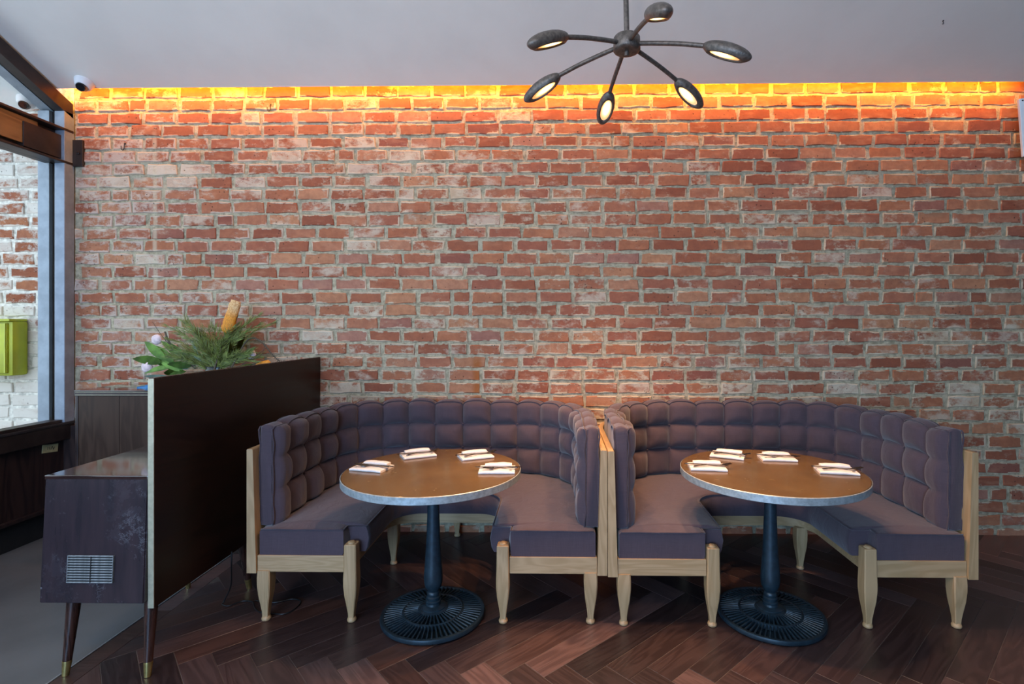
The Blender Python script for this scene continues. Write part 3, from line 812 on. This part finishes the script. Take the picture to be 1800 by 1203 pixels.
def setting(x, y, rot, where, tab, n):
    o = empty('folded_napkin', (x, y, TZ), rot)
    tag(o, 'white folded napkin ' + where, 'napkin', 'white napkins on the ' + tab)
    napkin_part('napkin_base', .172, .124, .0135, o, (0, 0, 0), .001, n * 3.1)
    napkin_part('napkin_flap', .132, .036, .014, o, (.004, .038, .0135), .003, n * 3.1 + 1)
    ink = outline_solid([(-.006, -.004), (.006, -.004), (.006, .0), (.002, .004), (-.006, .002)], .0004)
    bm_obj('printed_mark', ink, M_INK, o, (-.066 if n % 2 else .066, -.036, .0142))
    c, s = math.cos(rot), math.sin(rot)
    for nm, me, px, py, dz, rr in (('fork', FORK, .024, -.016, .0168, .20), ('knife', KNIFE, -.004, -.001, .0175, -.10)):
        k = link(nm, me, M_CUTLERY, None, (x + px * c - py * s, y + px * s + py * c, TZ + dz), (0, 0, rot + rr + (PI if n % 3 == 1 else 0)))
        tag(k, ('dark metal %s on napkin ' % nm) + where, nm, nm + ' on napkins of the ' + tab)
LT, RT = 'left table', 'right table'
setting(-.905, 2.575, R(-14), 'nearest the divider panel', 'table by the divider', 1)
setting(-.748, 2.838, R(28), 'back left on the table by the divider', 'table by the divider', 2)
setting(-.432, 2.815, R(24), 'back right on the table by the divider', 'table by the divider', 3)
setting(-.285, 2.545, R(3), 'front right on the table by the divider', 'table by the divider', 4)
setting(.745, 2.610, R(-6), 'front left on the farther table', 'table farther from the window', 5)
setting(.925, 2.850, R(-24), 'back left on the farther table', 'table farther from the window', 6)
setting(1.167, 2.800, R(-7), 'lying square at the back of the farther table', 'table farther from the window', 7)
setting(1.350, 2.560, R(-12), 'front right on the farther table', 'table farther from the window', 8)

# ------------------------------------------------------------------ console with tall divider panel
con = empty('media_console', (-1.82, 2.5, 0))
tag(con, 'dark scuffed console on brass-tipped legs with a tall divider panel', 'console')
def cpart(name, bm, m, loc, parent=None, smooth=None, rot=(0, 0, 0)):
    o = bm_obj(name, bm, m, parent or con, Vector(loc) - (con.location if parent is None else Vector((0, 0, 0))), rot, smooth); return o
CX0, CX1 = -2.092, -1.664
bm = bmesh.new()   # body, front leaning a little, bottom edge nearer the camera
q = [(2.096, .302), (2.122, .804), (2.87, .804), (2.87, .302)]
rings(bm, [[Vector((x - (-1.82), y - 2.5, z - .5)) for y, z in q] for x in (CX0 + .0, CX1)])
bmesh.ops.bevel(bm, geom=list(bm.edges), offset=.004, segments=2, affect='EDGES')
cpart('body', bm, M_CONSOLE, (-1.82, 2.5, .5))
bm = bmesh.new(); box(bm, -.273, .155, -.380, .372, -.010, .006, .003)
cpart('polished_top', bm, M_CONSOLE_TOP, (-1.82, 2.5, .806))
# vent with slats
vx0, vx1, vz0, vz1 = -1.978, -1.787, .392, .489
def fy(z): return 2.096 + (z - .302) * (.026 / .50)
bm = bmesh.new(); box(bm, -.0915, .0915, -.002, .003, -.052, .052, .0)
vent = cpart('vent', bm, M_BLACKHOLE, ((vx0 + vx1) / 2, fy(.44) - .002, .44), None, None, (R(-3), 0, 0))
for a in (-.0935, .0925):
    bm = bmesh.new(); box(bm, -.0015, .0015, -.004, .004, -.054, .054, .0006); bm_obj('vent_frame', bm, M_VENT, vent, (a, -.002, 0))
for k in range(11):
    bm = bmesh.new(); box(bm, -.0925, .0925, -.003, .0015, -.0026, .0026, .0006)
    bm_obj('slat', bm, M_VENT, vent, (0, -.004, -.052 + k * .0104), (R(-28), 0, 0))
bm = bmesh.new(); box(bm, -.0012, .0012, -.002, .002, -.052, .052); bm_obj('vent_bar', bm, M_BLACKHOLE, vent, (.004, -.0068, 0))
# divider panel with pale front edge
bm = bmesh.new(); box(bm, -.012, .011, -.755, .757, -.4675, .4675, .0015)
dv = cpart('divider_panel', bm, M_DARK, (-1.650, 2.876, .741))
bm = bmesh.new(); box(bm, -.0125, .0115, -.0022, .0022, -.468, .468, .0008); bm_obj('metal_edging', bm, M_EDGE, dv, (0, -.757, 0))
bm = bmesh.new(); box(bm, -.012, .0105, -.755, .757, -.002, .002, .0008); bm_obj('top_edging', bm, M_LEGWOOD, dv, (0, 0, .469))
for (tx, ty, fx, fyy) in ((-1.995, 2.15, -1.998, 2.112), (-1.672, 2.150, -1.658, 2.110), (-1.995, 2.78, -2.0, 2.83), (-1.68, 2.78, -1.665, 2.83)):
    top = Vector((tx, ty, .303)); ft = Vector((fx, fyy, 0)); bm = bmesh.new()
    f = .19; m_ = ft.lerp(top, f)
    pts = [m_ - ft, (m_ - ft).lerp(top - ft, .5), top - ft]
    tube(bm, pts, [.0155, .0205, .0255], 20)
    lg = bm_obj('leg', bm, M_LEGWOOD, con, ft - con.location, smooth=50)
    bm = bmesh.new(); tube(bm, [Vector((0, 0, 0)), (m_ - ft) * .1, (m_ - ft) * .9, m_ - ft], [.0115, .0125, .0162, .0165], 20)
    bm_obj('ferrule', bm, M_BRASS, lg, smooth=50)

# tall cabinet behind the console
cab = empty('wooden_cabinet', (-2.3, 3.4, 0)); tag(cab, 'brown wood cabinet with metal-lined top edge behind the console, against the brick', 'cabinet')
KX0, KX1, KY0, KY1, KZ = -3.012, -1.672, 3.25, 3.615, 1.023
def kpart(name, x0, x1, y0, y1, z0, z1, m, bev=.002):
    bm = bmesh.new(); cx, cy, cz = (x0 + x1) / 2, (y0 + y1) / 2, (z0 + z1) / 2
    box(bm, x0 - cx, x1 - cx, y0 - cy, y1 - cy, z0 - cz, z1 - cz, bev)
    return bm_obj(name, bm, m, cab, Vector((cx, cy, cz)) - cab.location)
kpart('body', KX0 + .008, KX1 - .005, KY0 + .012, KY1, .0, KZ - .03, M_CAB)
kpart('side_edge', KX0, KX0 + .018, KY0 - .002, KY1, .0, KZ - .028, M_PANELDARK)
xs = [KX0 + .02, KX0 + .28, KX0 + .61, KX0 + .97, KX1 - .006]
for a, b in zip(xs, xs[1:]): kpart('front_board', a, b - .0025, KY0, KY0 + .014, .03, KZ - .036, M_CAB, .0015)
kpart('cabinet_top', KX0 - .004, KX1, KY0 - .006, KY1 + .004, KZ - .006, KZ, M_CONSOLE_TOP)
kpart('top_lining', KX0 - .004, KX1, KY0 - .004, KY1 + .002, KZ - .036, KZ - .006, M_PANELDARK)
for z in (KZ - .011, KZ - .029): kpart('metal_line', KX0 + .004, KX1 - .001, KY0 - .007, KY0 - .002, z - .0014, z + .0014, M_EDGE, .0008)
bl = empty('blue_cloth', (-2.62, 3.42, KZ)); tag(bl, 'bright blue cloth lying folded on the brown cabinet top', 'cloth')
for k, (sx, h0) in enumerate(((.20, .0), (.15, .009))):
    bm = bmesh.new(); rs = []
    for i in range(15):
        x = -sx / 2 + sx * i / 14; z = .008 + .006 * mnoise.noise(Vector((x * 30, k, 0)))
        rs.append([Vector((x, -.05, 0)), Vector((x, -.046, z)), Vector((x, 0, z * 1.3)), Vector((x, .05, z)), Vector((x, .054, 0))])
    rings(bm, rs); bm_obj('fold', bm, M_BLUECLOTH, bl, (.02 * k, .01 * k, h0), smooth=60)

# ------------------------------------------------------------------ flower arrangement
fa = empty('flower_arrangement', (-2.245, 3.42, KZ)); fa.scale = (1.08, .5, 1.08); tag(fa, 'wild arrangement of green needles and an orange flower spike behind the divider panel', 'flowers')
bm = bmesh.new(); lathe(bm, [(.045, 0), (.055, .004), (.068, .04), (.066, .08), (.050, .115), (.055, .128), (.048, .128), (.044, .11), (.05, .06), (.0, .05)], 32, True, False)
bm_obj('vase', bm, M_CERAMIC, fa, smooth=50)
rg = random.Random(4)
def sprig_mesh(seed, L, n, nl, spread, bend):
    rg = random.Random(seed); bm = bmesh.new()
    pts = smooth_path([(0, 0, 0), (bend * .1, 0, L * .35), (bend * .45, 0, L * .7), (bend, 0, L)], 5)
    tube(bm, pts, [.0028 * (1 - .6 * i / (len(pts) - 1)) for i in range(len(pts))], 4, False)
    for k in range(n):
        t = .18 + .82 * k / n; i = t * (len(pts) - 1); i0 = min(int(i), len(pts) - 2)
        p = pts[i0].lerp(pts[i0 + 1], i - i0); d = (pts[i0 + 1] - pts[i0]).normalized()
        a = rg.uniform(0, 2 * PI); perp = Vector((math.cos(a), math.sin(a), .0)); perp = (perp - d * perp.dot(d)).normalized()
        dr = (perp * spread + d * rg.uniform(.6, 1.1)).normalized(); l = nl * rg.uniform(.6, 1.15)
        s = dr.cross(Vector((rg.uniform(-1, 1), rg.uniform(-1, 1), rg.uniform(-1, 1)))).normalized() * .0017
        q = p + dr * l * .55 + d * .004; e = p + dr * l + d * l * .25
        v = [bm.verts.new(c) for c in (p - s * .6, p + s * .6, q + s, e, q - s)]
        bm.faces.new(v)
    me = bpy.data.meshes.new('sprig'); bm.to_mesh(me); bm.free(); me.materials.append(M_NEEDLE); me.materials.append(M_STEM); return me
SPR = [sprig_mesh(i, L, n, nl, sp, b) for i, (L, n, nl, sp, b) in enumerate(((.33, 95, .06, .55, .10), (.28, 80, .055, .6, .07), (.36, 80, .05, .5, .16), (.25, 85, .06, .7, .05), (.30, 70, .07, .45, .12)))]
for k in range(58):
    az = rg.uniform(0, 2 * PI); tilt = rg.uniform(.12, 1.08)
    if rg.random() < .3: az = rg.choice([0, PI]) + rg.uniform(-.6, .6)
    sc = rg.uniform(.72, 1.06) * (1.05 if tilt < .7 else .92)
    link('sprig', SPR[k % 5], None, fa, (rg.uniform(-.035, .035) + .02, rg.uniform(-.03, .03), .105), (0, tilt * .85, az)).scale = (sc, sc, sc)
for k in range(16):   # lower filler on the window side and toward the wall end
    az = (PI if k % 2 else 0) + rg.uniform(-.7, .7)
    o = link('sprig', SPR[(k + 2) % 5], None, fa, (rg.uniform(-.03, .03), -.02, .09), (0, rg.uniform(.75, .95), az)); o.scale = (.8,) * 3
# banksia
bm = bmesh.new(); prf = []
rgb = random.Random(8)
for i in range(18):
    t = i / 17; r = .037 * (1 - .12 * t) * (math.sin(min(1, t * 5 + .25) * PI / 2)) * (1 if t < .93 else .86)
    prf.append((r, .205 * t))
vs = lathe(bm, prf, 28)
for v in bm.verts:
    d = Vector((v.co.x, v.co.y, 0)); v.co += d.normalized() * rgb.uniform(-.004, .004) if d.length > .001 else Vector((0, 0, 0))
bk = bm_obj('flower_spike', bm, M_BANKSIA, fa, (.085, -.045, .330), (R(-4), R(17), 0), smooth=180)
bm = bmesh.new(); tube(bm, smooth_path([(0, 0, -.25), (0, 0, -.1), (0, 0, .01)]), .006, 8); bm_obj('stem', bm, M_STEM, bk)
bm = bmesh.new(); lathe(bm, [(.004, 0), (.02, .01), (.024, .05), (.018, .09), (.004, .1)], 20); bm_obj('flower_spike', bm, M_BANKSIA, fa, (.26, -.03, .12), (0, R(70), 0), smooth=180)
def leaf_mesh(L, W, fold, droop):
    bm = bmesh.new(); rows_ = []
    for i in range(9):
        t = i / 8; w_ = W * (math.sin(PI * t ** .8) ** .8 + .05) * .5; x = L * t; z = -droop * t * t
        rows_.append([bm.verts.new((x, -w_, z + fold * w_)), bm.verts.new((x, 0, z)), bm.verts.new((x, w_, z + fold * w_))])
    for a, b in zip(rows_, rows_[1:]):
        for i in (0, 1): bm.faces.new((a[i], a[i + 1], b[i + 1], b[i]))
    r = bmesh.ops.solidify(bm, geom=list(bm.faces), thickness=.0012)
    me = bpy.data.meshes.new('leaf'); bm.to_mesh(me); bm.free()
    for p in me.polygons: p.use_smooth = True
    return me
def leaves(ml, mat, base, specs):
    ml.materials.append(mat)
    for (az, el, s, dx, dz) in specs:
        o = link('leaf', ml, None, fa, (base[0] + dx, base[1], base[2] + dz), (rg.uniform(-1.45, -.6), -R(el), R(az))); o.scale = (s, s, s)
leaves(leaf_mesh(.17, .052, .35, .03), M_LEAF, (-.20, -.06, .10), [(185, 42, 1.0, -.08, .07), (175, 34, 1.1, -.03, .06), (190, 12, 1.05, -.10, .05), (170, 22, 1, -.02, .02), (195, -4, .95, -.04, .02), (200, 55, .8, .04, .06), (160, 3, .9, .02, -.01), (182, 28, 1.05, .03, .0), (205, -12, .8, .05, .0), (178, 50, .9, .0, .08), (192, 8, .85, .08, .03)])
leaves(leaf_mesh(.15, .022, .3, .02), M_SAGE, (-.16, -.05, .06), [(180, 4, 1.2, -.08, .0), (190, -6, 1.2, -.02, -.01), (170, 35, .8, .10, .1), (150, 60, .8, .08, .12), (185, 18, 1.0, .02, .05), (40, 40, .9, .3, .1), (100, 70, .9, .28, .14), (20, 20, .7, .35, .06)])
leaves(leaf_mesh(.13, .03, .3, .03), M_NEEDLE, (.16, -.06, .06), [(10, 42, 1.1, .0, .1), (60, 60, 1.2, -.03, .1), (140, 60, 1.1, -.06, .1), (5, 15, 1, .03, .03), (-20, 30, 1, .0, .04), (200, 40, 1, -.1, .1), (30, 70, 1.2, -.02, .12), (-40, 62, 1.1, -.06, .1)])
for (x, y, z, r) in ((-.345, -.02, .29, .034), (-.39, -.06, .125, .036), (.225, .02, .2, .03)):
    bm = bmesh.new(); lathe(bm, [(.004, -.9 * r), (.6 * r, -.7 * r), (r, 0), (.85 * r, .5 * r), (.45 * r, .85 * r), (.02 * r, r)], 20)
    hd = bm_obj('flower_head', bm, M_PETAL, fa, (x, y, z), (R(20), R(-50), 0), smooth=180)
    for k in range(9):
        a = 2 * PI * k / 9
        lm = leaf_mesh(r * 1.5, r * .8, .4, -.25 * r) if k == 0 else lm
        if k == 0: lm.materials.append(M_PETAL)
        link('petal', lm, None, hd, (.25 * r * math.cos(a), .25 * r * math.sin(a), -.8 * r), (0, R(-62), a))
# bare stems and the dark curling stem that arcs out over the panel
for pts, rad in (([(.12, -.05, .12), (.22, -.05, .29), (.30, -.05, .28), (.37, -.05, .20), (.43, -.05, .145)], .0055), ([(.12, -.05, .1), (.28, -.06, .2), (.34, -.07, .245)], .0022), ([(.14, -.05, .1), (.30, -.06, .16), (.42, -.06, .205)], .0022), ([(-.1, -.04, .12), (-.27, -.04, .27), (-.37, -.03, .40)], .0025), ([(.14, -.05, .12), (.3, -.04, .2), (.315, -.04, .31)], .002), ([(.1, -.03, .12), (.3, -.05, .12), (.42, -.05, .17)], .002), ([(-.1, -.04, .12), (-.24, -.04, .24), (-.29, -.04, .34)], .010)):
    bm = bmesh.new(); p = smooth_path(pts, 8); tube(bm, p, [rad * (1 - .5 * i / len(p)) for i in range(len(p))], 6)
    if rad == .0055:
        for i in range(6, len(p), 1):
            for s_ in (-1, 1): tube(bm, [p[i], p[i] + Vector((s_ * .006, -.004, .009 * s_))], [.0022, .0008], 4)
    bm_obj('bare_stem', bm, M_STEM, fa, smooth=180)

# ------------------------------------------------------------------ chandelier
HX_, HY_, HZ_ = .333, 2.486, 2.757
ch = empty('six_arm_chandelier', (HX_, HY_, HZ_)); tag(ch, 'hammered dark bronze chandelier with six seed-shaped lamps hanging over the booths', 'chandelier')
bm = bmesh.new(); lathe(bm, [(.048, -.040), (.060, -.036), (.064, -.030), (.062, .024), (.056, .032), (.02, .036)], 40)
lathe(bm, [(.011, -.060), (.011, -.036)], 14); bm_obj('hub', bm, M_LAMPIRON, ch, smooth=40)
bm = bmesh.new(); tube(bm, [(0, 0, .03), (-.004, 0, .225)], .0125, 14); bm_obj('rod', bm, M_LAMPIRON, ch, smooth=40)
bm = bmesh.new()
for k, zc in enumerate((.238, .262, .286)):
    ring = [Vector((-.004 + .011 * math.cos(a) * (k % 2 == 0), .011 * math.cos(a) * (k % 2), zc + .020 * math.sin(a))) for a in [2 * PI * i / 16 for i in range(17)]]
    tube(bm, ring, .0035, 6, False)
tube(bm, [(-.004, 0, .30), (-.004, 0, ceil_z(HY_) - HZ_ - .03)], .009, 10)
bm_obj('upper_rod', bm, M_LAMPIRON, ch, smooth=40)
bm = bmesh.new(); lathe(bm, [(.06, -.05), (.06, .03)], 24); bm_obj('ceiling_rose', bm, M_LAMPIRON, ch, (-.004, 0, ceil_z(HY_) - HZ_), smooth=40)
TILT = R(25)
def shade_mesh():
    bm = bmesh.new(); a, b, c = .113, .047, .036; cut = -.55
    n, ns = 36, 12; rs = []
    for i in range(ns + 1):
        t = cut + (1 - cut) * i / ns
        ph = math.asin(max(-1, min(1, t))); r = max(.02, math.cos(ph))
        rs.append([Vector((a * r * math.cos(2 * PI * k / n), b * r * math.sin(2 * PI * k / n), c * math.sin(ph))) for k in range(n)])
    # rim lip and inside pan
    r0 = math.cos(math.asin(cut)); z0 = c * cut
    lip = [[Vector((a * r0 * f * math.cos(2 * PI * k / n) - (1 - f) * .008, b * r0 * f * math.sin(2 * PI * k / n), z)) for k in range(n)] for f, z in ((.74, z0 + .004), (.78, z0 - .003), (.93, z0 - .004))]
    rings(bm, lip + rs, True, False, True)
    bmesh.ops.recalc_face_normals(bm, faces=bm.faces)
    me = bpy.data.meshes.new('lamp_shade'); bm.to_mesh(me); bm.free()
    for p in me.polygons: p.use_smooth = True
    me.materials.append(M_LAMPIRON); return me
SH = shade_mesh()
bm = bmesh.new(); z0 = -.036 * .55
lathe(bm, [(.0001, -.0), (.5, .0006), (1, .0022)], 32, False, False)
for v in bm.verts: v.co = Vector((v.co.x * .070 - .002, v.co.y * .0285, v.co.z + z0 + .0005))
gm = bpy.data.meshes.new('diffuser'); bm.to_mesh(gm); bm.free(); gm.materials.append(M_GLOW)
for az in (36.5, 97.5, 155, 215, 278, 340):
    a = R(az); d = Vector((math.cos(a), math.sin(a), 0))
    pts = smooth_path([d * .055 + Vector((0, 0, -.010)), d * .15 + Vector((0, 0, -.028)), d * .25 + Vector((0, 0, -.050)), d * .35 + Vector((0, 0, -.078))], 6)
    bm = bmesh.new(); tube(bm, pts, .0105, 12); arm = bm_obj('arm', bm, M_LAMPIRON, ch, smooth=60)
    sh = link('lamp_shade', SH, None, ch, d * .447 + Vector((0, 0, -.122)), (0, TILT, a))
    link('diffuser', gm, None, sh)
    ld = bpy.data.lights.new('lamp_light', 'SPOT'); ld.energy = 62; ld.color = (1, .54, .26); ld.shadow_soft_size = .03; ld.spot_size = R(88); ld.spot_blend = .7
    lo = bpy.data.objects.new('lamp_light', ld); COL.objects.link(lo); lo.parent = ch
    lo.location = d * .430 + Vector((0, 0, -.150)); lo.rotation_euler = (0, R(4), a)

# ------------------------------------------------------------------ small things on walls and ceiling
def dome_cam(loc, label, tiltx, face):
    o = empty('dome_camera', loc); tag(o, label, 'camera'); o.rotation_euler = (tiltx, 0, 0)
    bm = bmesh.new(); lathe(bm, [(.054, .01), (.056, -.004), (.054, -.012), (.047, -.034), (.041, -.044), (.036, -.046)], 36); bm_obj('mount', bm, M_WHITE, o, smooth=40)
    e = empty('eye', (0, 0, -.040)); e.parent = o; e.rotation_euler = face
    bm = bmesh.new(); bmesh.ops.create_uvsphere(bm, u_segments=28, v_segments=16, radius=.034); bm_obj('camera_ball', bm, M_VENT, e, smooth=180)
    bm = bmesh.new(); lathe(bm, [(.029, -.006), (.028, .003), (.025, .008), (.022, .007), (.0, .010)], 28, True, False); bm_obj('lens', bm, M_LENS, e, (0, 0, .026), smooth=40)
    return o
dome_cam((-3.15, 3.468, ceil_z(3.468) + .002), 'white dome camera on the ceiling corner above the brick wall', -math.atan(CE_S), (R(150), R(-16), 0))
dome_cam((-3.635, 3.56, 2.945 + .43 * (YW - 3.56) + .002), 'white dome camera on the soffit seen through the glass', -math.atan(.43), (R(150), R(-30), 0))
def hook(x, z, label, s):
    o = empty('wall_hook', (x, YW - .008, z)); tag(o, label, 'hook')
    bm = bmesh.new(); pts = [(0, .01, .022), (0, -.006, .022), (0, -.008, .012), (0, -.009, -.012)] + [(s * (.010 - .010 * math.cos(t)), -.010, -.012 - .014 * math.sin(t)) for t in (.5, 1., 1.57, 2.2, 2.8)] + [(s * .021, -.010, .004)]
    tube(bm, smooth_path(pts, 4), .0028, 7); bm_obj('hook_wire', bm, M_STEEL, o, smooth=180)
    bm = bmesh.new(); lathe(bm, [(.006, 0), (.006, .004), (.003, .006)], 10); bm_obj('hook_eye', bm, M_STEEL, o, (0, .0, .022), (PI / 2, 0, 0))
hook(-3.012, 2.680, 'small iron wall hook near the window frame', -1)
hook(-1.985, 2.945, 'small iron wall hook in the orange-lit second course', -1)
ck = empty('ceiling_hook', (2.262, 3.112, ceil_z(3.112))); ck.scale = (.6, .6, .6); tag(ck, 'tiny dark screw hook on the grey ceiling', 'hook')
bm = bmesh.new(); tube(bm, smooth_path([(0, 0, .005), (0, 0, -.012), (.004, 0, -.018), (.006, 0, -.026), (-.002, 0, -.032), (-.008, 0, -.026)], 5), .0028, 7); bm_obj('hook_wire', bm, M_STEEL, ck, smooth=180)
bm = bmesh.new(); lathe(bm, [(.008, .003), (.008, -.003), (.004, -.005)], 12); bm_obj('hook_plate', bm, M_STEEL, ck)
# green meter box outside
mb = empty('meter_box', (-3.83, YW - .01, 1.275)); tag(mb, 'yellow-green enamel meter box on the outside brick wall', 'box')
bm = bmesh.new(); box(bm, -.19, .135, -.11, .0, -.19, .185, .02); bm_obj('housing', bm, M_GREEN, mb, smooth=40)
bm = bmesh.new(); box(bm, -.165, .108, -.122, -.108, -.170, .172, .008); bm_obj('door', bm, M_GREEN, mb, smooth=40)
bm = bmesh.new(); box(bm, -.196, .128, -.125, .0, .182, .200, .006); bm_obj('lid', bm, M_GREEN, mb, smooth=40)
for bx in (-.150, .098):
    bm = bmesh.new(); box(bm, -.005, .005, -.004, .004, -.168, .170, .002); bm_obj('bead', bm, M_GREEN, mb, (bx, -.124, 0))
# cream tag under the sill
tg = empty('paper_tag', (XG + .0005, 3.50, .600)); tag(tg, 'small cream tag with dark marks stuck under the window rail', 'tag')
bm = bmesh.new(); box(bm, -.0, .003, -.055, .055, -.027, .027, .001); o = bm_obj('card', bm, M_TAG, tg, (-.048, 0, 0), (R(-6), 0, 0))
for k, (y_, z_, h, r_) in enumerate(((-.006, 0, .018, .3), (.008, .002, .022, -.4), (.018, .002, .02, .4), (.026, -.002, .02, -.3), (-.018, .002, .02, 0))):
    bm = bmesh.new(); box(bm, .0028, .0036, -.0016, .0016, -h / 2, h / 2); bm_obj('mark', bm, M_INK, o, (0, y_, z_), (r_, 0, 0))
# white panel jutting out at the far right
wp = empty('white_sign_panel', (3.18, 3.40, 2.716)); tag(wp, 'white screwed panel jutting from the brick wall, cut off by the frame', 'sign')
wp.rotation_euler = (0, R(-3.5), R(-14))
bm = bmesh.new(); box(bm, -.19, .19, -.012, .012, -.187, .187, .004); pb = bm_obj('board', bm, M_WHITE, wp)
for sx in (-1, 1):
    for sz in (-1, 1):
        bm = bmesh.new(); lathe(bm, [(.005, 0), (.005, .002), (.002, .003)], 10); bm_obj('screw', bm, M_STEEL, pb, (sx * .172, -.012, sz * .172), (PI / 2, 0, 0))
bm = bmesh.new(); box(bm, -.02, .02, .0, .25, -.02, .02, .003); bm_obj('bracket', bm, M_STEEL, wp, (.08, .012, 0))
# cable on the floor
cb = bm = bmesh.new()
pts = [(-1.63, 2.62, .29), (-1.632, 2.62, .22), (-1.66, 2.66, .10), (-1.70, 2.67, .018), (-1.70, 2.655, .0045), (-1.66, 2.645, .0045), (-1.62, 2.69, .0045), (-1.565, 2.685, .0045), (-1.52, 2.63, .0045), (-1.47, 2.588, .0045), (-1.40, 2.577, .0045), (-1.34, 2.575, .0045), (-1.312, 2.62, .0045), (-1.315, 2.69, .0045), (-1.37, 2.715, .0045), (-1.45, 2.68, .0045), (-1.56, 2.70, .0045)]
pts = [Vector(p) for p in pts]
tube(bm, smooth_path(pts, 8), .0036, 8)
o = bm_obj('power_cable', bm, M_CABLE, smooth=180); tag(o, 'thin black power cable trailing across the oak floor by the booth leg', 'cable')
